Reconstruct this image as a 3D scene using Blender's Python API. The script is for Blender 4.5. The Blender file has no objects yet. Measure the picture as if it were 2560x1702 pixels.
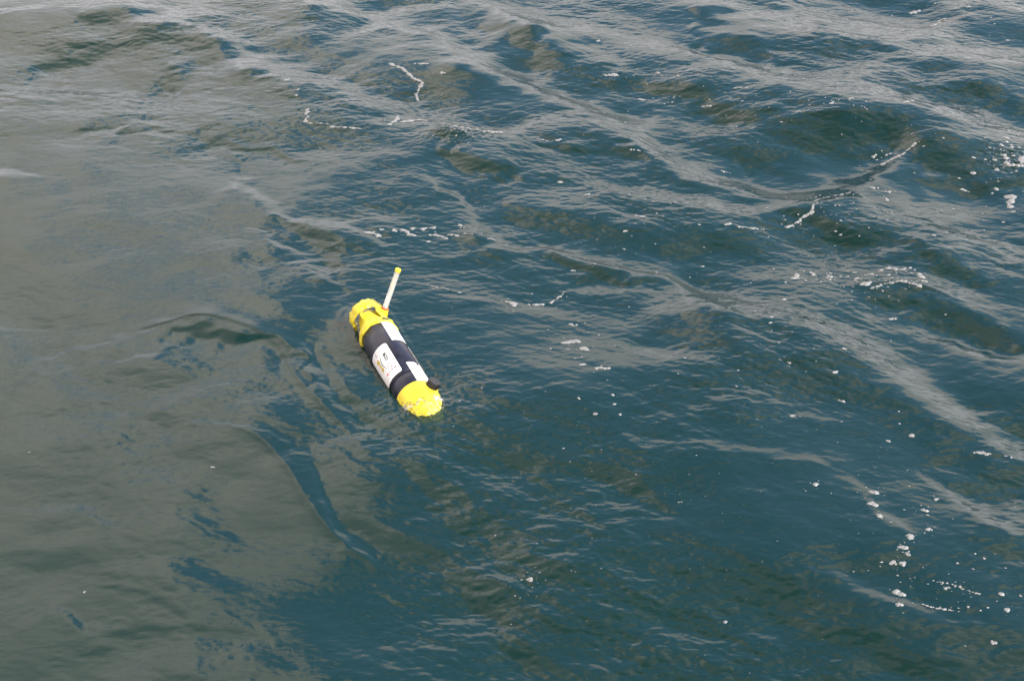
import bpy, bmesh, math, random
import numpy as np
from mathutils import Vector, Matrix, noise as mn
R = math.radians
sc = bpy.context.scene
col = sc.collection

# ------------------------------------------------------------------ camera
CAM_H, PITCH, HFOV = 3.1, 32.0, 37.0
cd = bpy.data.cameras.new('camera'); cam = bpy.data.objects.new('camera', cd); col.objects.link(cam)
cam.location = (0, 0, CAM_H); cam.rotation_euler = (R(90 - PITCH), 0, 0)
cd.sensor_width = 36; cd.lens = 18 / math.tan(R(HFOV / 2)); cd.clip_start = .05; cd.clip_end = 20000
sc.camera = cam

# ------------------------------------------------------------------ sky and sun
SUN_EL, SUN_AZ = 48.0, 112.0            # azimuth clockwise from the viewing direction (+y)
w = bpy.data.worlds.new('World'); sc.world = w; w.use_nodes = True
nt = w.node_tree; nt.nodes.clear()

class G:
    """small helper for node graphs"""
    def __init__(s, nt): s.nt = nt
    def n(s, t, **kw):
        o = s.nt.nodes.new(t)
        for k, v in kw.items(): setattr(o, k, v)
        return o
    def set(s, sock, v):
        if isinstance(v, bpy.types.NodeSocket): s.nt.links.new(v, sock)
        else: sock.default_value = v
    def m(s, op, a, b=0.0, c=0.0, clamp=False):
        o = s.n('ShaderNodeMath', operation=op, use_clamp=clamp)
        s.set(o.inputs[0], a); s.set(o.inputs[1], b); s.set(o.inputs[2], c)
        return o.outputs[0]
    def ramp(s, v, lo, hi, a=0.0, b=1.0, smooth=True):
        o = s.n('ShaderNodeMapRange', interpolation_type='SMOOTHSTEP' if smooth else 'LINEAR')
        s.set(o.inputs['Value'], v); s.set(o.inputs['From Min'], lo); s.set(o.inputs['From Max'], hi)
        s.set(o.inputs['To Min'], a); s.set(o.inputs['To Max'], b)
        return o.outputs[0]
    def mix(s, f, a, b):
        o = s.n('ShaderNodeMix', data_type='RGBA')
        s.set(o.inputs[0], f); s.set(o.inputs[6], a); s.set(o.inputs[7], b)
        return o.outputs[2]
    def noise(s, vec, scale, detail=4, rough=.5, dist=0.0):
        o = s.n('ShaderNodeTexNoise'); s.set(o.inputs['Vector'], vec)
        o.inputs['Scale'].default_value = scale; o.inputs['Detail'].default_value = detail
        o.inputs['Roughness'].default_value = rough; o.inputs['Distortion'].default_value = dist
        return o.outputs['Fac']
g = G(nt)
out = g.n('ShaderNodeOutputWorld'); bg = g.n('ShaderNodeBackground')
sky = g.n('ShaderNodeTexSky', sky_type='NISHITA', sun_disc=False, sun_elevation=R(SUN_EL), sun_rotation=R(SUN_AZ))
sky.air_density = 1.2; sky.dust_density = 1.2; sky.ozone_density = 1.0
tc = g.n('ShaderNodeTexCoord'); sep = g.n('ShaderNodeSeparateXYZ'); nt.links.new(tc.outputs['Generated'], sep.inputs[0])
X, Y, Z = sep.outputs
az = g.m('MULTIPLY', g.m('ARCTAN2', X, Y), 57.2958)
el = g.m('MULTIPLY', g.m('ARCSINE', Z), 57.2958)
vec = tc.outputs['Generated']
nA = g.m('SUBTRACT', g.noise(vec, 2.6, 5, .55), .5)
nB = g.m('SUBTRACT', g.noise(vec, 7.0, 5, .6), .5)
# the big cloud bank standing to the left
edgeA = g.m('ADD', g.m('ADD', az, g.m('MULTIPLY', nA, 8)), g.m('MULTIPLY', nB, 7))
SKY_EDGE = -10.6
edgeA = g.m('SUBTRACT', edgeA, g.m('MULTIPLY', g.m('MAXIMUM', g.m('SUBTRACT', el, 36), 0), .62))
edgeA = g.m('ADD', edgeA, g.m('MULTIPLY', g.m('MAXIMUM', g.m('SUBTRACT', 31, el), 0), .32))
cA = g.ramp(edgeA, SKY_EDGE - .25, SKY_EDGE + .25, 1, 0)
for ha, he, ra, re_ in ((-14.5, 26.5, 3.0, 1.3), (-12.2, 34.5, 1.1, 1.3), (-17.5, 30.5, 2.2, .8), (-15, 21.5, 2.5, .7)):      # blue gaps in the bank
    dq = g.m('ADD', g.m('POWER', g.m('DIVIDE', g.m('ADD', g.m('SUBTRACT', az, ha), g.m('MULTIPLY', nB, 8)), ra), 2), g.m('POWER', g.m('DIVIDE', g.m('ADD', g.m('SUBTRACT', el, he), g.m('MULTIPLY', nA, 6)), re_), 2))
    cA = g.m('MULTIPLY', cA, g.ramp(dq, .7, 1.1))
cA = g.m('MULTIPLY', cA, g.ramp(g.m('ADD', el, g.m('MULTIPLY', nB, 20)), 82, 88, 1, 0))
# pale bright layer low over the horizon
cL = g.ramp(g.m('ADD', el, g.m('ADD', g.m('MULTIPLY', nA, 8), g.m('MULTIPLY', nB, 8))), 22.5, 26.5, 1, 0)
# broken cumulus higher up
cBn = g.noise(vec, 4.2, 6, .62, .6)
cB = g.m('MULTIPLY', g.ramp(cBn, .508, .516), g.ramp(g.m('ADD', el, g.m('MULTIPLY', nB, 16)), 43.8, 44.3))
cm = g.m('MAXIMUM', g.m('MAXIMUM', cA, cB), cL, clamp=True)
skyc = g.n('ShaderNodeVectorMath', operation='SCALE'); nt.links.new(sky.outputs[0], skyc.inputs[0]); skyc.inputs['Scale'].default_value = 0.15
shade = g.m('MULTIPLY', g.ramp(g.noise(vec, 4.0, 6, .6), .35, .65, .80, 1.15), g.m('MULTIPLY', g.ramp(el, 36, 56, 1.0, .60), g.ramp(el, 58, 72, 1.0, .35)))
cloudc = g.n('ShaderNodeVectorMath', operation='SCALE')
ccol = g.mix(g.ramp(el, 16, 34), (.57, .535, .55, 1), (.85, .73, .625, 1))
nt.links.new(ccol, cloudc.inputs[0]); nt.links.new(shade, cloudc.inputs['Scale'])
fin = g.mix(cm, skyc.outputs[0], cloudc.outputs[0])
nt.links.new(fin, bg.inputs[0]); bg.inputs[1].default_value = 1.0
nt.links.new(bg.outputs[0], out.inputs[0])

sl = bpy.data.lights.new('sun', 'SUN'); sl.energy = 2.0; sl.angle = R(.5); sl.color = (1, .95, .87)
so = bpy.data.objects.new('sun', sl); col.objects.link(so)
sd = Vector((math.sin(R(SUN_AZ)) * math.cos(R(SUN_EL)), math.cos(R(SUN_AZ)) * math.cos(R(SUN_EL)), math.sin(R(SUN_EL))))
so.rotation_euler = sd.to_track_quat('Z', 'Y').to_euler()
sc.view_settings.view_transform = 'Standard'; sc.view_settings.look = 'None'
sc.view_settings.exposure = 1.9; sc.view_settings.gamma = 1
sc.cycles.max_bounces = 8; sc.cycles.transparent_max_bounces = 8; sc.cycles.caustics_refractive = True
sc.cycles.sample_clamp_indirect = 6

# ------------------------------------------------------------------ helpers
FPX = 1280 / math.tan(R(HFOV / 2))
fw = np.array([0, math.cos(R(PITCH)), -math.sin(R(PITCH))]); up = np.array([0, math.sin(R(PITCH)), math.cos(R(PITCH))])
def at(x, y, z=0.0):
    """point of the place that stands at a spot measured on the photograph, at height z"""
    d = fw + np.array([1., 0, 0]) * (x - 1280) / FPX + up * (851 - y) / FPX
    return np.array([0, 0, CAM_H]) + d * ((z - CAM_H) / d[2])

def tag(o, label=None, cat=None, group=None, kind=None):
    for k, v in (('label', label), ('category', cat), ('group', group), ('kind', kind)):
        if v: o[k] = v
    return o
def mesh_obj(name, verts, faces, mat=None, parent=None, smooth=True):
    me = bpy.data.meshes.new(name); me.from_pydata([tuple(v) for v in verts], [], faces); me.update()
    o = bpy.data.objects.new(name, me); col.objects.link(o)
    if mat: me.materials.append(mat)
    if smooth: me.polygons.foreach_set('use_smooth', [True] * len(me.polygons))
    if parent: o.parent = parent
    return o
def bm_obj(name, bm, mat=None, parent=None, smooth=True, bevel=0):
    bmesh.ops.recalc_face_normals(bm, faces=bm.faces)
    me = bpy.data.meshes.new(name); bm.to_mesh(me); bm.free()
    o = bpy.data.objects.new(name, me); col.objects.link(o)
    if mat: me.materials.append(mat)
    if smooth:
        me.polygons.foreach_set('use_smooth', [True] * len(me.polygons))
    if bevel:
        b = o.modifiers.new('bevel', 'BEVEL'); b.width = bevel; b.segments = 2; b.limit_method = 'ANGLE'
    if parent: o.parent = parent
    return o

def mat(name, base, rough=.5, spec=.5, var=.0, var_scale=30, bump=0, bump_scale=80, coat=0, metal=0):
    m_ = bpy.data.materials.new(name); m_.use_nodes = True; t = m_.node_tree; h = G(t)
    b = t.nodes['Principled BSDF']
    tcn = h.n('ShaderNodeTexCoord').outputs['Object']
    if var:
        nz = h.noise(tcn, var_scale, 5, .6)
        c = h.mix(h.ramp(nz, .35, .65), tuple(v * (1 - var) for v in base) + (1,), tuple(min(1, v * (1 + var * .5)) for v in base) + (1,))
        t.links.new(c, b.inputs['Base Color'])
        t.links.new(h.ramp(nz, .3, .7, rough * .75, min(1, rough * 1.3)), b.inputs['Roughness'])
    else:
        b.inputs['Base Color'].default_value = tuple(base) + (1,); b.inputs['Roughness'].default_value = rough
    b.inputs['Specular IOR Level'].default_value = spec; b.inputs['Coat Weight'].default_value = coat
    b.inputs['Coat Roughness'].default_value = .08; b.inputs['Metallic'].default_value = metal
    if bump:
        bp = h.n('ShaderNodeBump'); bp.inputs['Strength'].default_value = bump; bp.inputs['Distance'].default_value = .002
        t.links.new(h.noise(tcn, bump_scale, 4, .6), bp.inputs['Height']); t.links.new(bp.outputs[0], b.inputs['Normal'])
    return m_

# ------------------------------------------------------------------ water surface
N, DX = 2048, 0.005; LT = N * DX
rng = np.random.default_rng(11)
kx = np.fft.fftfreq(N, DX) * 2 * np.pi; KX, KY = np.meshgrid(kx, kx)      # rows = y, cols = x
K = np.hypot(KX, KY); K[0, 0] = 1e9
def band(l0, l1, dirs, slope, p=3.0, iso=.15):
    """random wave field with wavelengths l0..l1, crests across the given travel directions, given rms slope"""
    k0, k1 = 2 * np.pi / l1, 2 * np.pi / l0
    A = K ** (-p / 2 - .5) / (1 + (k0 / K) ** 6) / (1 + (K / k1) ** 6)
    th = np.arctan2(KY, KX); D = np.full_like(th, iso)
    for a, wd, wt in dirs:
        D += wt * np.exp(-(np.sin(th - R(a)) ** 2) / (2 * wd * wd)) 
    ph = rng.normal(size=(N, N)) + 1j * rng.normal(size=(N, N))
    S = A * np.sqrt(D) * ph
    S[0, 0] = 0
    h = np.real(np.fft.ifft2(S)); 
    sx = np.real(np.fft.ifft2(1j * KX * S)); sy = np.real(np.fft.ifft2(1j * KY * S))
    sc_ = slope / math.sqrt(float((sx ** 2 + sy ** 2).mean()))
    # choppy sideways motion that sharpens crests
    dx = np.real(np.fft.ifft2(-1j * KX / K * S)); dy = np.real(np.fft.ifft2(-1j * KY / K * S))
    return [a.astype(np.float32) * sc_ for a in (h, dx, dy)]
# travel directions (degrees from +x, counter clockwise)
BIG = band(.8, 2.8, [(55, .22, 1.0), (112, .16, .5)], .090, p=3.2, iso=.05)
MID = band(.13, .9, [(52, .3, 1.0), (112, .25, .8)], .052, p=3.2, iso=.10)
SML = band(.016, .15, [(62, .25, 1.0), (104, .25, .8)], .084, p=2.0, iso=.09)

def axis_coords(lo, hi, grow=1.16, far=3000):
    c = np.arange(int(round(lo / DX)), int(round(hi / DX)) + 1) * DX
    a, b, s = [], [], DX
    v = c[-1]; 
    while v < far: s *= grow; v += s; a.append(v)
    s = DX; v = c[0]
    while v > -far: s *= grow; v -= s; b.append(v)
    return np.concatenate([np.array(b[::-1]), c, np.array(a)])
xs = axis_coords(-3.45, 3.45); ys = axis_coords(2.75, 9.3)
XX, YY = np.meshgrid(xs, ys); XX = XX.astype(np.float32); YY = YY.astype(np.float32)
ix = np.mod(np.round(xs / DX).astype(int), N); iy = np.mod(np.round(ys / DX).astype(int), N)
pick = lambda f: f[np.ix_(iy, ix)]
def gauss(cx, cy, sx, sy, rot=0):
    c, s = math.cos(R(rot)), math.sin(R(rot)); u = (XX - cx) * c + (YY - cy) * s; v = -(XX - cx) * s + (YY - cy) * c
    return np.exp(-.5 * ((u / sx) ** 2 + (v / sy) ** 2))
sstep = lambda e0, e1, v: (lambda t: t * t * (3 - 2 * t))(np.clip((v - e0) / (e1 - e0), 0, 1))
# how rough the water is: a smooth slick on the left, choppy on the right
az_f = np.degrees(np.arctan2(XX, np.maximum(YY, .5)))
far_fade = np.clip(1 - (np.maximum(np.abs(XX) - 3.45, 0) + np.maximum(YY - 9.3, 0) + np.maximum(2.75 - YY, 0)) / .4, 0, 1)
mb = .30 + .70 * sstep(-13, 2, az_f) ; mb += .12 * sstep(6.5, 8.5, YY)
mm = .55 + .45 * sstep(-13, -3, az_f); mm += .35 * sstep(6, 8.5, YY) * (1 - sstep(-13, -3, az_f))
ms = .34 + .66 * sstep(-12, -4, az_f); ms += .9 * sstep(5.8, 8, YY) * (1 - sstep(-12, -4, az_f))
low = sstep(3.9, 5.2, YY)                      # the near water to the right is smoother too
mb *= .75 + .25 * low; mm *= 1.15 - .15 * low
gust = band(.5, 2.2, [(60, .5, 1.0)], 1.0, p=2.5, iso=.5)[0]; gust = pick(gust / gust.std()); ms *= np.clip(1.02 + .33 * gust, .5, 1.6); mm *= np.clip(1 + .22 * gust, .5, 1.5)
H = np.zeros_like(XX); DXX = np.zeros_like(XX); DYY = np.zeros_like(XX)
auv = at(990, 890)
calm = 1 - .75 * gauss(auv[0], auv[1], .30, .42)
for f, msk, chop in ((BIG, mb * calm, .9), (MID, mm * far_fade, .8), (SML, ms * far_fade, .6)):
    H += pick(f[0]) * msk; DXX += pick(f[1]) * msk * chop; DYY += pick(f[2]) * msk * chop

def ridge(pts, h, wn, wf, sharp=1.0):
    """a wavelet crest along a polyline; wn / wf = width of the side near to / far from the camera"""
    global H
    P = np.array([at(x, y)[:2] for x, y in pts])
    # densify with Catmull-Rom
    Q = np.vstack([2 * P[0] - P[1], P, 2 * P[-1] - P[-2]]); D = []
    for i in range(len(P) - 1):
        p0, p1, p2, p3 = Q[i:i + 4]
        for t in np.linspace(0, 1, 5, endpoint=False):
            D.append(.5 * ((2 * p1) + (-p0 + p2) * t + (2 * p0 - 5 * p1 + 4 * p2 - p3) * t * t + (-p0 + 3 * p1 - 3 * p2 + p3) * t ** 3))
    D.append(P[-1]); D = np.array(D); n = len(D)
    m = 3.5 * max(wn, wf)
    jx = np.where((xs > D[:, 0].min() - m) & (xs < D[:, 0].max() + m))[0]; jy = np.where((ys > D[:, 1].min() - m) & (ys < D[:, 1].max() + m))[0]
    sl_ = (slice(jy[0], jy[-1] + 1), slice(jx[0], jx[-1] + 1)); x, y = XX[sl_], YY[sl_]
    best = np.full(x.shape, 1e9, np.float32); sg = np.zeros_like(x); tt = np.zeros_like(x)
    for i in range(n - 1):
        a, b = D[i], D[i + 1]; d = b - a; L2 = d @ d
        t = np.clip(((x - a[0]) * d[0] + (y - a[1]) * d[1]) / L2, 0, 1)
        ex, ey = x - a[0] - t * d[0], y - a[1] - t * d[1]; q = ex * ex + ey * ey
        k = q < best; best[k] = q[k]; sg[k] = (d[0] * ey - d[1] * ex)[k]; tt[k] = ((i + t) / (n - 1))[k]
    dist = np.sqrt(best); side = np.where(sg > 0, 1.0, 0.0)      # left-to-right polylines: + = far side
    wd = np.where(side > .5, wf, wn)
    u = dist / wd
    prof = np.exp(-np.sqrt(u * u + .04) * 1.3) if sharp > .5 else np.exp(-.5 * u * u)
    prof *= np.clip(1.6 * np.sin(np.pi * np.clip(tt, 0, 1)), 0, 1)
    H[sl_] += (h * prof).astype(np.float32)

# the swell: strips where the surface leans away from the viewer (value < 0) or towards the viewer (> 0),
# (points measured on the photograph, half width across, lean).  The height field with those slopes is solved for below.
LEAN = [
 ([(380,10),(480,90),(620,160),(760,195),(930,260),(1100,300),(1270,335)], 34, -1.0),
 ([(700,0),(900,30),(1130,110),(1300,200),(1430,260),(1600,325),(1750,400),(1900,455),(2010,467),(2120,434),(2230,385)], 30, -1.1),
 ([(1125,470),(1140,520),(1200,575),(1300,615),(1480,650),(1650,705),(1850,765)], 16, -1.2),
 ([(1750,740),(1900,765),(2040,800),(2170,890),(2300,985),(2440,1070),(2580,1130)], 45, -1.0),
 ([(1000,-20),(1200,20),(1330,60),(1480,130),(1560,170)], 22, -.8),
 ([(1690,80),(1770,150),(1880,195),(2020,215),(2130,225),(2300,260),(2480,330),(2580,360)], 26, -.9),
 ([(1960,0),(2040,60),(2200,108),(2310,65),(2430,10)], 22, -.8),
 ([(1500,490),(1715,505),(1900,540),(2010,505),(2100,470)], 18, -.9),
 ([(2290,500),(2400,560),(2580,660)], 22, -.8), ([(2350,130),(2480,150),(2580,140)], 20, -.7), ([(2300,820),(2450,850),(2580,900)], 20, -.8),
 ([(-20,212),(150,205),(330,225)], 18, -.8), ([(-20,440),(120,430)], 12, -.7), ([(200,365),(330,348),(450,345)], 7, -.7),
 ([(20,945),(170,880),(330,830),(490,790)], 9, -.45), ([(320,910),(420,865),(500,840)], 6, -.7), ([(-20,805),(90,815)], 6, -.6),
 ([(560,440),(650,500),(760,560),(880,600),(960,650)], 16, -.9), ([(620,580),(720,650),(850,700)], 9, -.8),
 ([(720,880),(770,950),(850,1020),(950,1100)], 11, -1.0), ([(620,1070),(700,1140),(780,1230),(860,1310),(970,1390)], 10, -.65),
 ([(1080,660),(1250,625),(1380,640)], 7, -.5), ([(1380,700),(1500,725),(1700,770)], 10, -.6), ([(1100,700),(1250,760),(1400,800)], 9, -.5), ([(1550,880),(1700,910),(1820,925)], 10, -.6),
 ([(1500,1090),(1650,1120),(1850,1140),(2050,1170)], 10, -.6), ([(1200,1420),(1320,1440),(1420,1480)], 12, -.7), ([(2150,1200),(2200,1290),(2260,1330)], 10, -.6),
 ([(2050,1440),(2250,1500),(2450,1560)], 9, -.7), ([(2300,1200),(2450,1280),(2580,1380)], 16, -.7), ([(-20,1300),(150,1290),(300,1330)], 8, -.4), ([(60,1520),(160,1500),(260,1560)], 10, -.4),
 ([(0,40),(180,30),(330,10)], 14, -.6), ([(500,1040),(620,1060)], 6, -.5),
 ([(1130,10),(1240,50),(1340,110)], 24, 1.1), ([(1700,75),(1800,85),(1900,112)], 20, 1.0), ([(1640,225),(1760,258),(1880,300),(1980,295)], 15, 1.0),
 ([(1880,370),(2030,345),(2150,335),(2240,350)], 40, 1.05), ([(2300,395),(2420,400),(2540,450)], 26, 1.1), ([(1330,350),(1440,345),(1560,355)], 13, 1.0),
 ([(1300,530),(1480,570),(1700,600),(1880,640)], 34, .8), ([(2150,738),(2260,745),(2400,785),(2560,850)], 24, 1.2), ([(1960,560),(2120,600),(2300,625),(2500,730)], 16, 1.0),
 ([(180,70),(320,60),(460,85)], 16, .9), ([(100,150),(350,125),(560,150),(700,215)], 20, .9), ([(380,190),(440,192)], 6, 1.2),
 ([(480,800),(560,815),(640,845)], 8, 1.3), ([(560,830),(650,850),(720,910),(760,970)], 6, 1.2), ([(180,350),(330,338),(500,328),(620,370),(780,420)], 5, 1.0),
 ([(1150,355),(1200,420),(1250,480)], 22, 1.3), ([(1660,730),(1500,690),(1380,650)][::-1], 7, 1.0),
 ([(880,1270),(1020,1330),(1180,1440),(1280,1560),(1340,1720)], 26, .4), ([(1540,1290),(1740,1380),(1900,1440),(2020,1480)], 26, .45), ([(1340,1370),(1500,1450),(1680,1520),(1800,1550)], 24, .45),
 ([(2040,1540),(2200,1600),(2400,1680)], 28, .45), ([(980,1150),(1100,1190),(1180,1240)], 24, .4), ([(760,900),(850,960),(930,1080)], 16, .45),
 ([(300,1560),(450,1550),(620,1600)], 22, .3), ([(300,1450),(440,1500)], 9, .45), ([(0,1400),(250,1400),(400,1450)], 14, .25), ([(2080,120),(2200,150)], 12, .7),
 ([(2380,220),(2480,240)], 12, 1.0), ([(2140,270),(2280,230),(2400,215)], 12, .6), ([(1250,1150),(1500,1200),(1650,1280)], 20, .4),
 ([(690,540),(780,600),(860,720)], 10, .7), 
]
IW, IH = 320, 213                                   # lean map on a coarse raster of the measured area, then read at every ground point
gx, gy = np.meshgrid((np.arange(IW) + .5) * 8, (np.arange(IH) + .5) * 8); lean = np.zeros((IH, IW))
for pts, hw, val in LEAN:
    P = np.array(pts, float); best = np.full(gx.shape, 1e9); tt = np.zeros_like(gx); n = len(P)
    for i in range(n - 1):
        a, d = P[i], P[i + 1] - P[i]; t_ = np.clip(((gx - a[0]) * d[0] + (gy - a[1]) * d[1]) / (d @ d), 0, 1)
        q_ = (gx - a[0] - t_ * d[0]) ** 2 + (gy - a[1] - t_ * d[1]) ** 2; k = q_ < best; best[k] = q_[k]; tt[k] = ((i + t_) / (n - 1))[k]
    wv_ = hw * 1.15 * (.45 + .55 * np.sin(np.pi * np.clip(tt, 0, 1)) ** .6)
    lean += val * np.exp(-(np.sqrt(best) / wv_) ** 3.0)
gxs = np.arange(N) * DX - LT / 2; gys = np.arange(N) * DX + 1.2          # a 10 m square of sea round the measured area
WX, WY = np.meshgrid(gxs, gys)
dz = WY * fw[1] + CAM_H * -fw[2]; pu = 1280 + FPX * WX / dz; pv = 851 - FPX * (WY * up[1] - CAM_H * up[2]) / dz
w1 = band(.25, 1.2, [], 1.0, p=3.0, iso=1); w2 = band(.06, .25, [], 1.0, p=3.0, iso=1)      # ragged outlines
n_ = lambda a: a / a.std()
pu = pu + 26 * n_(w1[1]) + 8 * n_(w2[1]); pv = pv + 13 * n_(w1[2]) + 6 * n_(w2[2])
fu = np.clip(pu / 8 - .5, 0, IW - 1.001); fv_ = np.clip(pv / 8 - .5, 0, IH - 1.001); iu, iv = fu.astype(int), fv_.astype(int); fu -= iu; fv_ -= iv
S_ = (lean[iv, iu] * (1 - fu) + lean[iv, iu + 1] * fu) * (1 - fv_) + (lean[iv + 1, iu] * (1 - fu) + lean[iv + 1, iu + 1] * fu) * fv_
S_ *= np.clip((pu + 250) / 250, 0, 1) * np.clip((2810 - pu) / 250, 0, 1) * np.clip((pv + 250) / 250, 0, 1) * np.clip((1950 - pv) / 250, 0, 1)
Sk = np.fft.fft2(S_); Sk[0, 0] = 0
SW = np.real(np.fft.ifft2(-1j * KY * Sk / (KY ** 2 + .18 * KX ** 2 + 1.2)))
jx = np.where((xs >= gxs[0]) & (xs <= gxs[-1]))[0]; jy = np.where((ys >= gys[0]) & (ys <= gys[-1]))[0]
ii = np.clip(np.round((xs[jx] - gxs[0]) / DX).astype(int), 0, N - 1); jj = np.clip(np.round((ys[jy] - gys[0]) / DX).astype(int), 0, N - 1)
SWELL = .32
edge = np.clip((LT / 2 - np.abs(xs[jx])) / .8, 0, 1)[None, :] * np.clip((gys[-1] - ys[jy]) / .8, 0, 1)[:, None]
H[np.ix_(jy, jx)] += (SWELL * SW[np.ix_(jj, ii)] * edge * calm[np.ix_(jy, jx)] ** .5).astype(np.float32)
RIDGES = [
 ([(250, 870), (340, 825), (420, 805), (500, 792), (600, 815), (690, 860), (740, 940), (800, 1010), (880, 1090), (960, 1200)], .006, .014, .05),
 ([(540, 1060), (640, 1090), (720, 1170), (780, 1270), (870, 1360), (970, 1420)], .006, .016, .05),
 ([(2100, 720), (2200, 712), (2300, 718), (2420, 760)], .012, .03, .05),
 ([(1750, 340), (1900, 320), (2060, 308), (2200, 330)], .010, .04, .06),
]
for r_ in RIDGES: ridge(*r_)
# hollow inside the curling wave and the pocket around the drifting vehicle

# rings spreading from the bobbing hull
A_, B_ = at(935, 800)[:2], at(1062, 1015)[:2]; d_ = B_ - A_
t_ = np.clip(((XX - A_[0]) * d_[0] + (YY - A_[1]) * d_[1]) / (d_ @ d_), 0, 1)
q_ = np.sqrt((XX - A_[0] - t_ * d_[0]) ** 2 + (YY - A_[1] - t_ * d_[1]) ** 2)
H += (.0007 * np.cos((q_ + .9 * DXX + .6 * DYY + .02 * XX * XX) * 6.2832 / .036) * np.exp(-np.maximum(q_ - .07, 0) / .045) * np.clip(q_ / .07, 0, 1) * far_fade).astype(np.float32)
del q_, t_
# small splashes thrown up round the nose and along the washed side
p = at(918, 850); H += .026 * gauss(p[0], p[1], .07, .13, 20)
nose_p = at(1060, 1020)
fine = band(.016, .06, [(80, .8, .5)], 1.0, p=2.0, iso=1)[0]
H += pick(fine) * (.22 * gauss(nose_p[0], nose_p[1], .09, .07) + .10 * gauss(at(925, 880)[0], at(925, 880)[1], .04, .12, 20) + .45 * gauss(at(1150, 345)[0], at(1150, 345)[1], .12, .08) + .35 * gauss(at(2540, 400)[0], at(2540, 400)[1], .14, .1)) * far_fade
HF = H.copy()
def h_at(x, y):
    """water level at a ground point (inside the fine part of the sheet)"""
    i = np.searchsorted(xs, x) - 1; j = np.searchsorted(ys, y) - 1
    return float(HF[j, i])
ny, nx = XX.shape
V = np.stack([XX + DXX, YY + DYY, H], -1).reshape(-1, 3).astype(np.float32)
idx = np.arange(ny * nx, dtype=np.int32).reshape(ny, nx)
Fq = np.stack([idx[:-1, :-1], idx[:-1, 1:], idx[1:, 1:], idx[1:, :-1]], -1).reshape(-1)
me = bpy.data.meshes.new('water'); me.vertices.add(len(V)); me.vertices.foreach_set('co', V.ravel())
nf = len(Fq) // 4; me.loops.add(len(Fq)); me.loops.foreach_set('vertex_index', Fq)
me.polygons.add(nf); me.polygons.foreach_set('loop_start', np.arange(0, nf * 4, 4, dtype=np.int32))
me.polygons.foreach_set('use_smooth', np.ones(nf, bool)); me.update()
water = bpy.data.objects.new('water', me); col.objects.link(water)
tag(water, 'choppy teal and blue open sea with a smooth grey slick on the left', 'water', kind='structure')

wm = bpy.data.materials.new('sea_water'); wm.use_nodes = True; t = wm.node_tree; t.nodes.clear(); h = G(t)
mo = h.n('ShaderNodeOutputMaterial'); tcn = h.n('ShaderNodeTexCoord').outputs['Object']
mp = h.n('ShaderNodeMapping'); t.links.new(tcn, mp.inputs[0]); mp.inputs['Rotation'].default_value = (0, 0, R(-12)); mp.inputs['Scale'].default_value = (.55, 1.3, 1)
b1 = h.n('ShaderNodeBump'); b1.inputs['Strength'].default_value = 1; b1.inputs['Distance'].default_value = .0006
t.links.new(h.noise(mp.outputs[0], 48, 3, .6, .8), b1.inputs['Height'])
gl = h.n('ShaderNodeBsdfGlossy'); gl.inputs['Roughness'].default_value = .012; t.links.new(b1.outputs[0], gl.inputs['Normal'])
fr = h.n('ShaderNodeFresnel'); fr.inputs['IOR'].default_value = 1.37; t.links.new(b1.outputs[0], fr.inputs['Normal'])
df = h.n('ShaderNodeBsdfDiffuse'); 
dn = h.noise(tcn, .8, 3, .5)
t.links.new(h.mix(dn, (.0021, .0200, .0185, 1), (.0026, .0235, .0215, 1)), df.inputs['Color'])
tr = h.n('ShaderNodeBsdfTransparent'); tr.inputs['Color'].default_value = (.80, .95, .93, 1)
rf = h.n('ShaderNodeBsdfRefraction'); rf.inputs['IOR'].default_value = 1.33; rf.inputs['Roughness'].default_value = 0.0; t.links.new(b1.outputs[0], rf.inputs['Normal'])
m1 = h.n('ShaderNodeMixShader'); m1.inputs[0].default_value = .55; t.links.new(tr.outputs[0], m1.inputs[1]); t.links.new(rf.outputs[0], m1.inputs[2])
m2 = h.n('ShaderNodeMixShader'); m2.inputs[0].default_value = .72; t.links.new(df.outputs[0], m2.inputs[1]); t.links.new(m1.outputs[0], m2.inputs[2])
m2.inputs[0].default_value = .40
m3 = h.n('ShaderNodeMixShader'); t.links.new(fr.outputs[0], m3.inputs[0]); t.links.new(m2.outputs[0], m3.inputs[1]); t.links.new(gl.outputs[0], m3.inputs[2])
t.links.new(m3.outputs[0], mo.inputs['Surface'])
va = h.n('ShaderNodeVolumeAbsorption'); va.inputs['Color'].default_value = (.25, .72, .72, 1); va.inputs['Density'].default_value = 7
t.links.new(va.outputs[0], mo.inputs['Volume'])
me.materials.append(wm)

bed = mesh_obj('seabed', [(-3000, -3000, -9), (3000, -3000, -9), (3000, 3000, -9), (-3000, 3000, -9)], [(0, 1, 2, 3)], mat('silt', (.05, .06, .05), .9, var=.3, var_scale=1))
tag(bed, 'dark silty sea bed far below the water', 'sea bed', kind='structure')

# ------------------------------------------------------------------ foam
fm = bpy.data.materials.new('foam'); fm.use_nodes = True; t = fm.node_tree; h = G(t); b = t.nodes['Principled BSDF']
tcn = h.n('ShaderNodeTexCoord').outputs['Object']
vz = h.n('ShaderNodeTexVoronoi'); t.links.new(tcn, vz.inputs['Vector']); vz.inputs['Scale'].default_value = 160
b.inputs['Roughness'].default_value = .45
t.links.new(h.mix(h.noise(tcn, 60, 4, .6), (.11, .11, .11, 1), (.19, .187, .182, 1)), b.inputs['Base Color'])
bp = h.n('ShaderNodeBump'); bp.inputs['Strength'].default_value = .6; bp.inputs['Distance'].default_value = .003
t.links.new(h.ramp(h.noise(tcn, 150, 3, .6), .32, .46, .30, 1.0), b.inputs['Alpha'])
t.links.new(vz.outputs['Distance'], bp.inputs['Height']); t.links.new(bp.outputs[0], b.inputs['Normal'])
fv, ff = [], []
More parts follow.
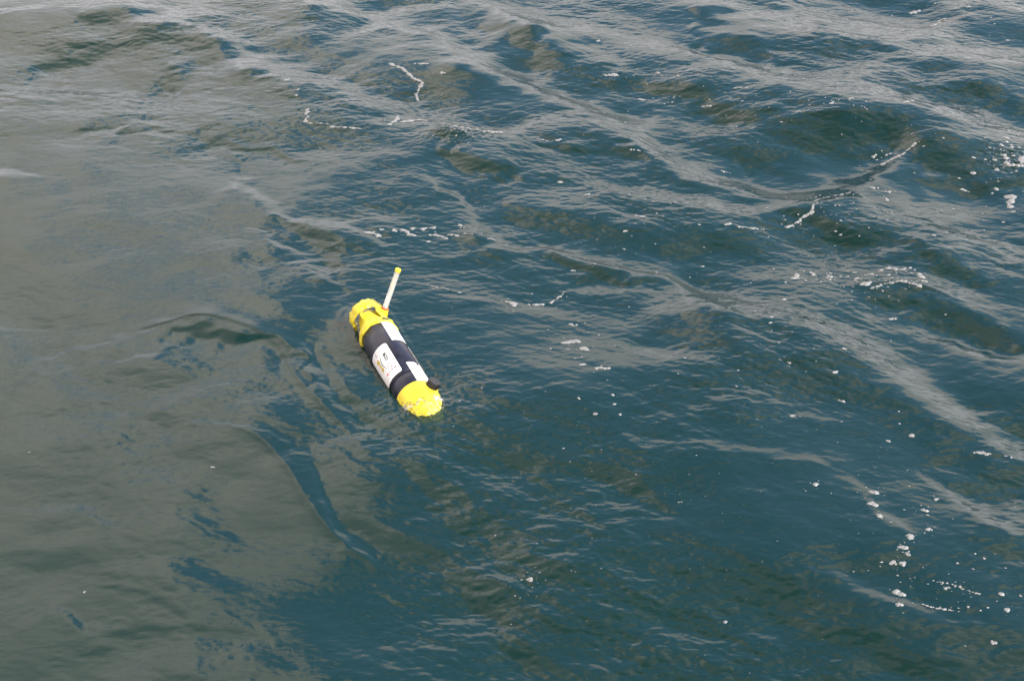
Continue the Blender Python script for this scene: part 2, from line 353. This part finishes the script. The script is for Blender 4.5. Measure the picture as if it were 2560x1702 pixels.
rnd = random.Random(5)
# displaced sheet positions differ a little from the plain grid; look the level up through that shift
def surf(x, y):
    i = min(max(np.searchsorted(xs, x) - 1, 0), nx - 2); j = min(max(np.searchsorted(ys, y) - 1, 0), ny - 2)
    x2, y2 = x - DXX[j, i], y - DYY[j, i]
    i = min(max(np.searchsorted(xs, x2) - 1, 0), nx - 2); j = min(max(np.searchsorted(ys, y2) - 1, 0), ny - 2)
    return float(H[j:j + 2, i:i + 2].max())
def blob(cx, cy, rx, ry=None, rot=0, rag=.3):
    ry = ry or rx; n = 14 if max(rx, ry) > .006 else 8; base = len(fv); ph = [rnd.uniform(0, 6.28) for _ in range(4)]
    lift = .0015 + rnd.random() * .0008
    prof = [1 + rag * (.5 * math.sin(2 * a + ph[0]) + .45 * math.sin(3 * a + ph[1]) + .35 * math.sin(5 * a + ph[2]) + .3 * math.sin(7 * a + ph[3])) for a in [6.2832 * k / n for k in range(n)]]
    c, s = math.cos(rot), math.sin(rot)
    fv.append((cx, cy, surf(cx, cy) + lift + min(.0035, .25 * min(rx, ry))))
    for fr_, up_ in ((.6, .75), (1.0, -1.2)):
        for k in range(n):
            a = 6.2832 * k / n; q = max(.25, prof[k]) * fr_; u, v = rx * q * math.cos(a), ry * q * math.sin(a)
            x, y = cx + u * c - v * s, cy + u * s + v * c
            fv.append((x, y, surf(x, y) + lift + min(.0035, .25 * min(rx, ry)) * up_))
    for k in range(n):
        k2 = (k + 1) % n; ff.append((base, base + 1 + k, base + 1 + k2)); ff.append((base + 1 + k, base + 1 + n + k, base + 1 + n + k2, base + 1 + k2))
def mpp(y): d = at(1280, y); return math.hypot(d[1], CAM_H) / FPX
def spray(px, py, sx, sy, n, lo, hi):
    for _ in range(int(n * .6)):
        x, y = rnd.gauss(px, sx), rnd.gauss(py, sy)
        if not (-30 < x < 2590 and -20 < y < 1720): continue
        q = at(x, y); rr = mpp(y) * .5 * (lo + (hi - lo) * rnd.random() ** 2.5)
        blob(q[0], q[1], rr * rnd.uniform(1.0, 2.2), rr * 1.05, rnd.uniform(-.5, .3), .16)
STREAKS = [
 ([(768,290),(765,318)],9),([(771,321),(820,324)],3),([(830,331),(904,335)],5),([(972,325),(993,307),(996,296)],6),([(1004,314),(1037,309),(1053,300),(1069,307)],5),
 ([(1091,312),(1107,320),(1140,326)],4),([(1156,331),(1194,339)],5),([(1208,340),(1254,341)],6),([(977,171),(1004,182),(1031,201),(1056,212),(1042,233),(1045,244)],5),
 ([(1037,175),(1078,178)],4),([(1104,201),(1112,201)],7),([(720,224),(728,218)],6),([(746,247)],5),([(743,259)],5),
 ([(911,588),(933,587),(952,596)],7),([(956,581)],6),([(981,580),(990,584)],6),([(1004,580),(1020,586),(1033,590)],9),([(1030,576)],6),([(1056,575),(1088,572)],6),
 ([(1073,591),(1094,590),(1117,598)],6),([(1120,591),(1144,593)],5),([(1148,569),(1156,570)],8),([(1074,606),(1084,606)],5),([(1157,591),(1181,596)],3),([(1220,603),(1236,604)],3),
 ([(1342,358),(1368,361)],4),([(1378,361),(1400,360)],5),([(1070,716),(1110,726),(1155,738)],2.6),([(1258,757),(1290,759)],8),([(1319,760),(1357,755)],5),([(1375,750),(1400,735),(1411,725)],4),
 ([(1408,862),(1443,859)],10),([(1459,882)],10),([(1454,905)],6),([(1458,925)],9),([(1484,938),(1500,937),(1524,941)],8),([(1962,930),(1972,930)],8),([(1986,1053)],9),
 ([(2096,1008),(2106,1008)],7),([(2087,948)],7),([(2109,898)],7),([(2272,1088),(2282,1087)],6),([(2215,1101),(2225,1101)],6),([(2436,1132),(2488,1141)],6),([(2510,1144),(2530,1147)],4),
 ([(2037,1224)],8),([(2185,1235)],14),([(2177,1272),(2187,1272)],10),([(2191,1299),(2199,1303)],9),([(2339,1252)],9),([(2308,1280),(2316,1286)],8),([(2315,1296)],7),([(2317,1336),(2325,1337)],9),
 ([(2272,1359)],9),([(2257,1387)],11),([(2268,1405)],8),([(2235,1421)],8),([(2252,1421),(2262,1421)],8),([(2240,1490),(2252,1494)],9),([(2246,1526)],11),([(2366,1483)],12),([(2499,1505)],12),
 ([(2513,1547)],12),([(2415,1536)],7),([(2545,1508)],7),([(1321,1440)],9),([(1701,1262)],6),([(1530,1008)],5),([(1538,1030)],6),([(1550,1052)],6),([(1485,1052)],6),([(1446,1019)],5),
 ([(2300,1523),(2350,1538),(2400,1546)],4),([(2330,1465),(2400,1485),(2450,1505)],4),
 ([(1513,186),(1540,187)],8),([(1497,102)],6),([(1646,187)],6),([(1695,204)],6),([(1592,231),(1611,235)],4),([(1834,235),(1866,239)],4),([(1758,262),(1777,265)],4),([(1568,382),(1600,385)],4),
 ([(1801,407),(1828,408)],3),([(1399,458)],6),([(1460,491),(1474,491)],7),([(1592,544),(1606,548)],8),([(1560,582),(1566,582)],6),([(1809,567),(1825,566)],6),([(1840,570),(1915,570)],4),
 ([(1964,559),(2002,548),(2026,537),(2032,524)],5),([(2032,513),(2060,500),(2094,489),(2127,480)],4),([(2176,467),(2197,470)],6),([(2203,483),(2219,499)],7),([(2205,478),(2240,474)],4),
 ([(1991,307),(2003,305)],4),([(2062,299),(2080,297)],5),([(2110,294),(2127,293)],4),([(2252,296),(2279,289)],5),([(2183,380),(2191,380)],8),([(2216,380),(2230,380)],6),([(2203,399),(2246,391),(2284,377)],6),
 ([(2507,404),(2523,418),(2545,421),(2556,405)],14),([(2486,426),(2492,425)],6),([(2528,478),(2536,488),(2530,500)],12),([(2493,463)],7),([(2404,456),(2425,461)],5),
 ([(1986,673),(1991,687)],7),([(1978,689),(1998,688)],5),([(2029,670),(2040,679)],6),([(2067,680),(2083,681)],6),([(2159,679),(2197,673),(2225,662),(2252,670),(2279,665)],6),([(2282,670),(2306,689)],8),
 ([(2149,706),(2176,708)],9),([(2181,719),(2214,712),(2252,707),(2301,718)],5),([(2300,700),(2325,706)],5),([(1432,673),(1438,673)],7),([(1283,762)],8),([(1436,811),(1450,811)],9),([(1930,820)],7),([(2230,782),(2240,783)],6),
 ([(2280,8),(2300,5)],8),([(2350,36),(2366,33)],6),([(2330,50),(2350,46)],5),([(2420,20)],6),([(2133,697),(2140,690)],7),([(2145,690),(2150,692)],7),([(1925,834)],6),([(1960,748)],5),
 ([(2335,600)],4),([(1330,730)],3),([(534,1168)],4),([(75,1134)],2.5),([(212,1480)],3),([(2366,776)],5),([(1813,1540)],6),([(2480,1625)],6),([(2410,1630)],5),
]
for pts, wp in STREAKS:
    if len(pts) == 1: pts = [(pts[0][0] - 1, pts[0][1]), (pts[0][0] + 1, pts[0][1])]
    P = [at(x, y) for x, y in pts]; r0 = wp * .5 * mpp(pts[0][1]); L = 0
    asp = 1.25
    if len(pts) > 2 or wp >= 8: spray(sum(p_[0] for p_ in pts) / len(pts), sum(p_[1] for p_ in pts) / len(pts), abs(pts[-1][0] - pts[0][0]) * .35 + wp, wp * 1.1, 7, 1, 3.5)
    for a, b_ in zip(P[:-1], P[1:]):
        a = a + np.array([rnd.gauss(0, r0), rnd.gauss(0, r0), 0]); d = b_ - a; ln = math.hypot(d[0], d[1]); n = max(1, int(ln / (r0 * 1.1)))
        for k in range(n + 1):
            if n > 3 and rnd.random() < (.5 if wp < 5 else .2): continue
            q = a + d * (k / n); rr = r0 * rnd.uniform(.3, 1.0 + .9 * rnd.random() ** 2)
            blob(q[0] + rnd.gauss(0, r0 * .3), q[1] + rnd.gauss(0, r0 * .4), rr * 1.55, rr * asp, 0, .30)
# froth at the two small breaking crests, and loose bubbles drifting over the choppy part
for a in ((1150, 345, 30, 12, 70, 1.6, 4), (1165, 370, 30, 20, 50, 1.2, 3.2), (2520, 405, 36, 26, 80, 2, 9), (2080, 690, 70, 22, 60, 2, 6), (2220, 700, 60, 20, 40, 2, 6), (2100, 520, 110, 30, 70, 1.8, 5),
          (2090, 300, 80, 12, 40, 1.5, 4), (1600, 560, 110, 40, 60, 1.5, 5), (1420, 880, 50, 60, 30, 1.5, 5), (2230, 1330, 70, 130, 60, 1.5, 5), (2400, 1500, 90, 60, 40, 2, 6), (1340, 1430, 50, 30, 40, 1.2, 4),
          (1900, 620, 260, 120, 130, 1.2, 4), (2000, 1080, 260, 160, 90, 1.2, 4), (1480, 1060, 160, 120, 60, 1.2, 3.5), (1750, 1400, 300, 160, 70, 1.2, 3.2), (2080, 640, 50, 70, 50, 2, 5), (1950, 850, 50, 60, 30, 1.5, 4),
          (2380, 60, 90, 40, 60, 1.5, 5), (1640, 240, 140, 50, 50, 1.5, 4), (1010, 320, 110, 20, 30, 1.2, 3), (2450, 470, 70, 50, 30, 2, 6), (1120, 590, 60, 10, 14, 1.2, 3), (1160, 540, 30, 60, 24, 1.2, 3.2),
          (2250, 390, 70, 25, 40, 1.5, 4), (1830, 270, 80, 14, 30, 1.2, 4), (700, 1000, 380, 380, 12, 1, 2.4), (1180, 990, 30, 12, 14, 1.2, 3)):
    spray(*a)
foam = mesh_obj('foam', fv, ff, fm)
tag(foam, 'white foam flecks and bubbles scattered over the choppy water', 'foam', kind='stuff')

# ------------------------------------------------------------------ the drifting underwater vehicle
yel = mat('yellow_plastic', (.54, .425, .02), .42, .4, var=.06, var_scale=22, bump=.06, coat=0)
navy = mat('navy_hull', (.006, .007, .017), .36, .25, var=.3, var_scale=30, bump=.12, coat=.12)
whi = mat('white_vinyl', (.58, .565, .56), .35, .5, var=.05, var_scale=40, coat=.3)
blk = mat('black_rubber', (.012, .012, .013), .55, .4, var=.2, bump=.3, bump_scale=200)
seamm = mat('seam_black', (.008, .008, .01), .5)
grey_ink = mat('grey_ink', (.22, .20, .21), .5); dark_ink = mat('dark_green_ink', (.03, .05, .03), .5); pink_grey = mat('greyish_ink', (.18, .13, .14), .5)
red_ink = mat('red_ink', (.50, .02, .07), .5); gold_ink = mat('golden_ink', (.36, .27, .01), .5); green_ink = mat('green_ink', (.02, .11, .05), .5)
rust = mat('red_sealant', (.45, .08, .02), .5, var=.3); beige = mat('beige_board', (.62, .50, .34), .5, var=.15)
clear = bpy.data.materials.new('clear_acrylic'); clear.use_nodes = True; b = clear.node_tree.nodes['Principled BSDF']
b.inputs['Base Color'].default_value = (.93, .92, .9, 1); b.inputs['Roughness'].default_value = .12; b.inputs['IOR'].default_value = 1.45
b.inputs['Transmission Weight'].default_value = .72; b.inputs['Alpha'].default_value = .55

RAD = .0712; LEN = .362
root = bpy.data.objects.new('underwater_vehicle', None); col.objects.link(root); root.empty_display_size = .1
tag(root, 'yellow, navy and white torpedo shaped underwater vehicle with clear mast floating awash', 'underwater vehicle')
HD, PT = R(25), R(8)
ax = Vector((math.sin(HD) * math.cos(PT), -math.cos(HD) * math.cos(PT), -math.sin(PT)))
az_ = Vector((0, 0, 1)); az_ = (az_ - ax * az_.dot(ax)).normalized(); ay = az_.cross(ax)
O = Vector(at(1039, 991, .0)); O.z = .0
root.matrix_world = Matrix(((ax.x, ay.x, az_.x, O.x), (ax.y, ay.y, az_.y, O.y), (ax.z, ay.z, az_.z, O.z), (0, 0, 0, 1)))
# local frame: +x nose, origin at the nose joint; theta from the upper side towards the picture's right
def cyl(s, th, r): 
    a = R(th); return (s, r * math.sin(a), r * math.cos(a))
def lathe(prof, n=64, th0=0, th1=360, closed=True):
    bm = bmesh.new(); rings = []
    for s, r in prof:
        rings.append([bm.verts.new(cyl(s, th0 + (th1 - th0) * k / n, max(r, 1e-5))) for k in range(n if closed else n + 1)])
    for a, b_ in zip(rings[:-1], rings[1:]):
        for k in range(n):
            k2 = (k + 1) % n if closed else k + 1
            bm.faces.new((a[k], a[k2], b_[k2], b_[k]))
    return bm
def patch(s0, s1, t0, t1, r, rc=0, th=.0006, ns=40, nt_=24):
    """thin curved sheet on the hull; rc = corner radius"""
    bm = bmesh.new(); 
    pts = []
    wv = R(t1 - t0) * r
    if rc:
        for cx_, cy_, a0 in ((s1 - rc, wv - rc, 0), (s0 + rc, wv - rc, 90), (s0 + rc, rc, 180), (s1 - rc, rc, 270)):
            for k in range(9): a = R(a0 + 90 * k / 8); pts.append((cx_ + rc * math.cos(a), cy_ + rc * math.sin(a)))
    else: pts = [(s1, 0), (s1, wv), (s0, wv), (s0, 0)]
    return flat_on_hull([pts], r, t0, th)
def flat_on_hull(polys, r, t0, th=.0005, cell=.003, hull=True):
    bm = bmesh.new()
    for pts in polys:
        f = bm.faces.new([bm.verts.new((x, y, 0)) for x, y in pts])
    bmesh.ops.triangulate(bm, faces=bm.faces)
    ymin = min(v.co.y for v in bm.verts); ymax = max(v.co.y for v in bm.verts)
    y = ymin + cell
    while y < ymax:
        bmesh.ops.bisect_plane(bm, geom=bm.verts[:] + bm.edges[:] + bm.faces[:], plane_co=(0, y, 0), plane_no=(0, 1, 0)); y += cell
    ext = bmesh.ops.extrude_face_region(bm, geom=bm.faces[:])
    for v in ext['geom']:
        if isinstance(v, bmesh.types.BMVert): v.co.z = th
    for v in bm.verts:
        a = t0 + math.degrees(v.co.y / r); v.co = cyl(v.co.x, a, r + v.co.z)
    return bm

hull = bm_obj('hull', lathe([(-LEN, 0), (-LEN, RAD - .001), (-LEN + .001, RAD), (-.07, RAD), (-.069, RAD - .0012), (-.0665, RAD - .0012), (-.0655, RAD), (-.001, RAD), (0, RAD - .001), (0, 0)]), navy, root)
for (s0, s1, t0, t1) in ((-LEN + .002, -.248, 4, 66), (-.112, -.001, 5, 66), (-.244, -.116, 70, 132)):
    bm_obj('panel', patch(s0, s1, t0, t1, RAD + .0003, 0, .0008), whi, root, smooth=False)
for th, s in ((62, -.248), (40, -.103)):
    bm = bmesh.new(); bmesh.ops.create_cone(bm, cap_ends=True, segments=12, radius1=.005, radius2=.004, depth=.006)
    bmesh.ops.transform(bm, matrix=Matrix.Translation(cyl(s, th, RAD + .001)) @ Matrix.Rotation(-R(th), 4, 'X'), verts=bm.verts)
    bm_obj('bolt', bm, blk, root, smooth=False)
# side rail hugging the dark joint on the washed side
bm_obj('band', lathe([(-.0665, RAD - .001), (-.0665, RAD + .0012), (-.0655, RAD + .0012), (-.0655, RAD - .001)]), blk, root, smooth=False)

# label with its print
T_R = -17; LW = .106; LS0, LS1 = -.246, -.078
lt0 = T_R - math.degrees(LW / RAD)
label = bm_obj('label', patch(LS0, LS1, lt0, T_R, RAD + .0004, .010, .0010), whi, root, smooth=False)
def lab(u, v): return (LS0 + u * (LS1 - LS0), LW - v)           # u along towards the nose, v metres down from the upper edge
RP = RAD + .0016
def ink(name, polys, m): return bm_obj(name, flat_on_hull(polys, RP, lt0, .0003), m, label, smooth=False)
def oval(u, v, a, b_, rot=0, n=20, wob=0):
    cx, cy = lab(u, v); c, s = math.cos(R(rot)), math.sin(R(rot)); o = []
    for k in range(n):
        t_ = 6.2832 * k / n; q = 1 + wob * math.sin(3 * t_ + 1) ; x, y = a * q * math.cos(t_), b_ * q * math.sin(t_); o.append((cx + x * c - y * s, cy + x * s + y * c))
    return o
def stroke(pts, wd):
    """ribbon polygon along a polyline of label points"""
    P = [Vector(lab(*q)) for q in pts]; l, r_ = [], []
    for i, q in enumerate(P):
        d = (P[min(i + 1, len(P) - 1)] - P[max(i - 1, 0)]).normalized(); n_ = Vector((-d.y, d.x)); k = wd[i] if isinstance(wd, (list, tuple)) else wd
        l.append(tuple(q + n_ * k / 2)); r_.append(tuple(q - n_ * k / 2))
    return l + r_[::-1]
def text(name, s, size, u, v, m, bold=0.0):
    cu = bpy.data.curves.new(name, 'FONT'); cu.body = s; cu.size = size; cu.offset = bold; cu.resolution_u = 3
    o = bpy.data.objects.new(name, cu); col.objects.link(o); dg = bpy.context.evaluated_depsgraph_get()
    tm = bpy.data.meshes.new_from_object(o.evaluated_get(dg)); bpy.data.objects.remove(o)
    bm = bmesh.new(); bm.from_mesh(tm); bpy.data.meshes.remove(tm)
    x0, y0 = lab(u, v)
    for vv in bm.verts:
        yy = y0 + vv.co.y; a = lt0 + math.degrees(yy / RP); vv.co = cyl(x0 + vv.co.x, a, RP + .0003)
    return bm_obj(name, bm, m, label, smooth=False)
text('lettering', 'eco', .028, .24, .031, dark_ink, .0009)
text('lettering', 'SUB', .022, .53, .031, grey_ink, .0003)
text('lettering', 'robotics', .009, .55, .039, grey_ink)
text('lettering', 'ASV', .012, .04, .062, grey_ink)
ink('emblem', [stroke([(.03, .052), (.10, .036), (.17, .052)], .0015)], grey_ink)
ink('emblem', [oval(.30, .066, .012, .0085, 10, wob=.12)], gold_ink)
ink('emblem', [oval(.44, .0655, .009, .005, 0, wob=.1)], gold_ink)
ink('emblem', [oval(.56, .064, .0095, .0075, -10, wob=.12)], gold_ink)
ink('emblem', [stroke([(.22, .044), (.30, .048), (.38, .053), (.46, .054), (.54, .051), (.62, .047), (.70, .045)], [.001, .0025, .0038, .004, .003, .002, .0008])], green_ink)
ink('dot', [oval(.80, .055, .0040, .0055)], red_ink)
for v, s in ((.041, .8), (.028, 1.15), (.013, 1.5)):
    ink('dot', [oval(.80, v, .0030 * s, .0042 * s)], pink_grey)
    ink('dot', [stroke([(.825 + .012 * s, v - .003), (.835 + .012 * s, v + .002), (.83 + .008 * s, v + .008 * s)], .0010)], grey_ink)

# nose
NL = .166
prof = [(.0, RAD - .004), (0, RAD + .0028), (.003, RAD + .0045)]
for k in range(1, 61):
    a = math.pi / 2 * k / 60; prof.append((.003 + NL * math.sin(a), (RAD + .0045 + .006 * math.sin(2 * a)) * math.cos(a) ** .66))
bmn = lathe(prof, 144)
nose = bm_obj('nose_cone', bmn, yel, root)
bpy.context.view_layer.update()
for v in nose.data.vertices:                                          # tip crumpled in shape to imitate golden light broken by the water
    k_ = min(1, max(0, (v.co.x - .075 - .02 * mn.noise(v.co * 40)) / .03)); v.co += v.normal * k_ * .0030 * mn.fractal(v.co * 70, 1, 2, 4)
bm = bmesh.new(); bmesh.ops.create_uvsphere(bm, u_segments=20, v_segments=10, radius=.0075)
bmesh.ops.transform(bm, matrix=Matrix.Translation(cyl(.022, -74, RAD - .0005)) @ Matrix.Diagonal((1.3, .8, .8, 1)), verts=bm.verts)
bm_obj('drain_hole', bm, seamm, nose)
# raised boss and screw cap
CT = 42; base = Vector(cyl(.034, CT, RAD * .80)); dirc = Vector(cyl(.02, 27, 1.0)).normalized(); q = dirc.to_track_quat('Z', 'Y').to_matrix().to_4x4()
def turned(profile, origin, quat, n=40):
    bm = bmesh.new(); rings = []
    for z, r_ in profile: rings.append([bm.verts.new((max(r_, 1e-5) * math.cos(6.28318 * k / n), max(r_, 1e-5) * math.sin(6.28318 * k / n), z)) for k in range(n)])
    for a, b_ in zip(rings[:-1], rings[1:]):
        for k in range(n): bm.faces.new((a[k], a[(k + 1) % n], b_[(k + 1) % n], b_[k]))
    bmesh.ops.transform(bm, matrix=Matrix.Translation(origin) @ quat, verts=bm.verts); return bm
bm_obj('boss', turned([(-.012, .046), (-.002, .036), (.006, .030), (.013, .027), (.019, .0262), (.021, .0255), (.021, 0)], base, q), yel, nose)
cap = bm_obj('screw_cap', turned([(.0195, 0), (.0195, .0222), (.0205, .0228), (.046, .0228), (.0478, .0215), (.0478, 0)], base, q), blk, root)
cap.data.polygons.foreach_set('use_smooth', [abs((q.inverted() @ Vector(p_.normal)).z) < .3 for p_ in cap.data.polygons])
bmk = bmesh.new()
for k in range(30):
    a = 6.28318 * k / 30; m_ = Matrix.Translation(base) @ q @ Matrix.Translation((.0229 * math.cos(a), .0229 * math.sin(a), .033)) @ Matrix.Rotation(a, 4, 'Z') @ Matrix.Diagonal((.0016, .0018, .020, 1))
    bmesh.ops.create_cube(bmk, size=1, matrix=m_)
bm_obj('knurling', bmk, blk, cap, smooth=False)

# tail
TX = -LEN
tail = bm_obj('tail_cone', lathe([(TX + .001, RAD - .003), (TX + .001, RAD + .003), (TX - .012, RAD + .003), (TX - .030, RAD - .002), (TX - .055, RAD - .016), (TX - .085, RAD - .026), (TX - .120, .038), (TX - .150, .026), (TX - .165, .012), (TX - .168, 0)]), yel, root)
bm_obj('slot', flat_on_hull([[(TX - .020, 0), (TX - .0245, .008), (TX - .0235, .040), (TX - .0125, .042), (TX - .0135, .006)]], RAD - .0005, 12, .0035), seamm, tail, smooth=False)
RS = TX - .108; RR = .062; RL = .054
rg = bm_obj('duct_ring', lathe([(RS, RR), (RS - .006, RR + .004), (RS - RL * .5, RR + .005), (RS - RL, RR - .002), (RS - RL - .003, RR - .005), (RS - RL, RR - .007), (RS - RL * .5, RR - .003), (RS - .004, RR - .004), (RS, RR)]), yel, root)
def crumple(o, amp, sc_=60):
    for v in o.data.vertices:
        v.co += v.normal * amp * mn.fractal(v.co * sc_, 1, 2, 4)
def fin(th, x0a, x0b, ra, x1a, x1b, rb, tk=.007, name='strut', par=None):
    """tapered blade between the cone (radius ra) and the ring (radius rb)"""
    bm = bmesh.new(); a = R(th); rd = Vector((0, math.sin(a), math.cos(a))); td = Vector((0, math.cos(a), -math.sin(a))); vs = []
    for i in range(13):
        f = i / 12; e = f ** 1.3; xa, xb, rr = x0a + (x1a - x0a) * e, x0b + (x1b - x0b) * e, ra + (rb - ra) * f; k = tk * (1 - .35 * f)
        row = []
        for j in range(10):
            an = 6.2832 * j / 10; row.append(bm.verts.new(Vector(((xa + xb) / 2 + (xb - xa) / 2 * math.cos(an), 0, 0)) + rd * rr + td * (k * math.sin(an))))
        vs.append(row)
    for r1, r2 in zip(vs[:-1], vs[1:]):
        for j in range(10): bm.faces.new((r1[j], r1[(j + 1) % 10], r2[(j + 1) % 10], r2[j]))
    bm.faces.new(vs[0]); bm.faces.new(vs[-1])
    return bm_obj(name, bm, yel, par or root)
for th in (-42, -138, 138):
    fin(th, TX - .075, TX - .125, .030, RS - .006, RS - .030, RR - .002, .0095)
fin(54, TX - .035, TX - .120, .035, RS + .016, RS - .040, RR + .006, .016, 'mast_fin')
bm_obj('shroud', lathe([(TX - .018, RAD - .004), (TX - .045, RAD - .004), (TX - .085, RR - .002), (RS - .004, RR + .001), (RS - .004, RR - .004), (TX - .085, RR - .007), (TX - .045, RAD - .010), (TX - .018, RAD - .008), (TX - .018, RAD - .004)], 60, 20, 104, closed=False), yel, tail)
bm_obj('propeller_hub', turned([(0, .010), (.012, .010), (.020, .006), (.022, 0)], Vector((TX - .168, 0, 0)), Matrix.Rotation(R(-90), 4, 'Y')), blk, root)

for o_ in root.children:
    if o_.name.split('.')[0] in ('duct_ring', 'strut', 'mast_fin', 'tail_cone'): crumple(o_, .0075, 48)
for o_ in tail.children:
    if o_.name.startswith('shroud'): crumple(o_, .0060, 48)
# mast
MT = 56; mb_ = Vector(cyl(RS + .004, MT, RR + .010)); md = Vector(cyl(0.0, 17, 1)).normalized(); mq = md.to_track_quat('Z', 'Y').to_matrix().to_4x4()
mast = bm_obj('mast', turned([(-.01, .0104), (.176, .0104), (.176, .0092), (-.01, .0092), (-.01, .0104)], mb_, mq), clear, root)
bm_obj('mast_tip', turned([(.175, .0110), (.184, .0110), (.185, .0104), (.185, 0)], mb_, mq), yel, mast)
bm = bmesh.new(); bmesh.ops.create_cube(bm, size=1, matrix=Matrix.Translation(mb_) @ mq @ Matrix.Rotation(R(20), 4, 'Z') @ Matrix.Translation((-.002, 0, .086)) @ Matrix.Diagonal((.009, .0025, .170, 1)))
bm_obj('antenna_board', bm, beige, mast, smooth=False)
bm = turned([(0, .0026), (.06, .0026), (.061, 0)], mb_ + md * .0, mq, 12); bmesh.ops.translate(bm, verts=bm.verts, vec=(0, .006, 0)); bm_obj('cable', bm, blk, mast)
bm_obj('mast_socket', turned([(-.022, .019), (-.008, .0165), (.004, .0145), (.006, .0125), (.006, .011)], mb_, mq), yel, mast)
bm_obj('sealant_ring', turned([(.003, .0118), (.0045, .0145), (.008, .0140), (.011, .0118)], mb_, mq), rust, mast)

# water thrown over the nose: a thin glassy lumpy skin
gm = bpy.data.materials.new('wash_water'); gm.use_nodes = True; t = gm.node_tree; t.nodes.clear(); h = G(t)
mo = h.n('ShaderNodeOutputMaterial'); tcn = h.n('ShaderNodeTexCoord').outputs['Object']
gl = h.n('ShaderNodeBsdfGlossy'); gl.inputs['Roughness'].default_value = .03
rf = h.n('ShaderNodeBsdfRefraction'); rf.inputs['IOR'].default_value = 1.33; tr = h.n('ShaderNodeBsdfTransparent'); tr.inputs[0].default_value = (.96, .98, .96, 1)
b1 = h.n('ShaderNodeBump'); b1.inputs['Strength'].default_value = .6; b1.inputs['Distance'].default_value = .003; t.links.new(h.noise(tcn, 120, 3, .6), b1.inputs['Height'])
for nd in (gl, rf): t.links.new(b1.outputs[0], nd.inputs['Normal'])
fr = h.n('ShaderNodeFresnel'); fr.inputs['IOR'].default_value = 1.12
m1 = h.n('ShaderNodeMixShader'); m1.inputs[0].default_value = .5; t.links.new(tr.outputs[0], m1.inputs[1]); t.links.new(rf.outputs[0], m1.inputs[2])
m3 = h.n('ShaderNodeMixShader'); t.links.new(fr.outputs[0], m3.inputs[0]); t.links.new(m1.outputs[0], m3.inputs[1]); t.links.new(gl.outputs[0], m3.inputs[2])
t.links.new(m3.outputs[0], mo.inputs['Surface'])
bm = bmesh.new(); grid = []
for i in range(46):
    s = .045 + (NL + .012 - .045) * i / 45; row = []
    f = min(1, max(0, (s - .003) / NL)); ca_ = math.sqrt(max(0, 1 - min(1, f) ** 2)); rr0 = (RAD + .0045 + .012 * f * ca_) * ca_ ** .62
    for k in range(110):
        th = -125 + 250 * k / 109; a = R(th)
        lo = mn.fractal(Vector((s * 50, math.sin(a) * 4.6, math.cos(a) * 4.6)), 1, 2, 4)
        cover = (s - .060) / .09 + .45 * abs(th - 10) / 90 - .40
        thick = max(-.003, min(1, max(-.2, cover * 1.8)) * (.009 + .016 * lo))
        row.append(bm.verts.new(cyl(s, th, max(.001, rr0) + thick)))
    grid.append(row)
for a_, b_ in zip(grid[:-1], grid[1:]):
    for k in range(109): bm.faces.new((a_[k], a_[k + 1], b_[k + 1], b_[k]))
wash = bm_obj('wash_water', bm, gm); wash.matrix_world = root.matrix_world.copy()
tag(wash, 'rippled sheet of clear sea water washing over the yellow nose', 'water', kind='stuff')
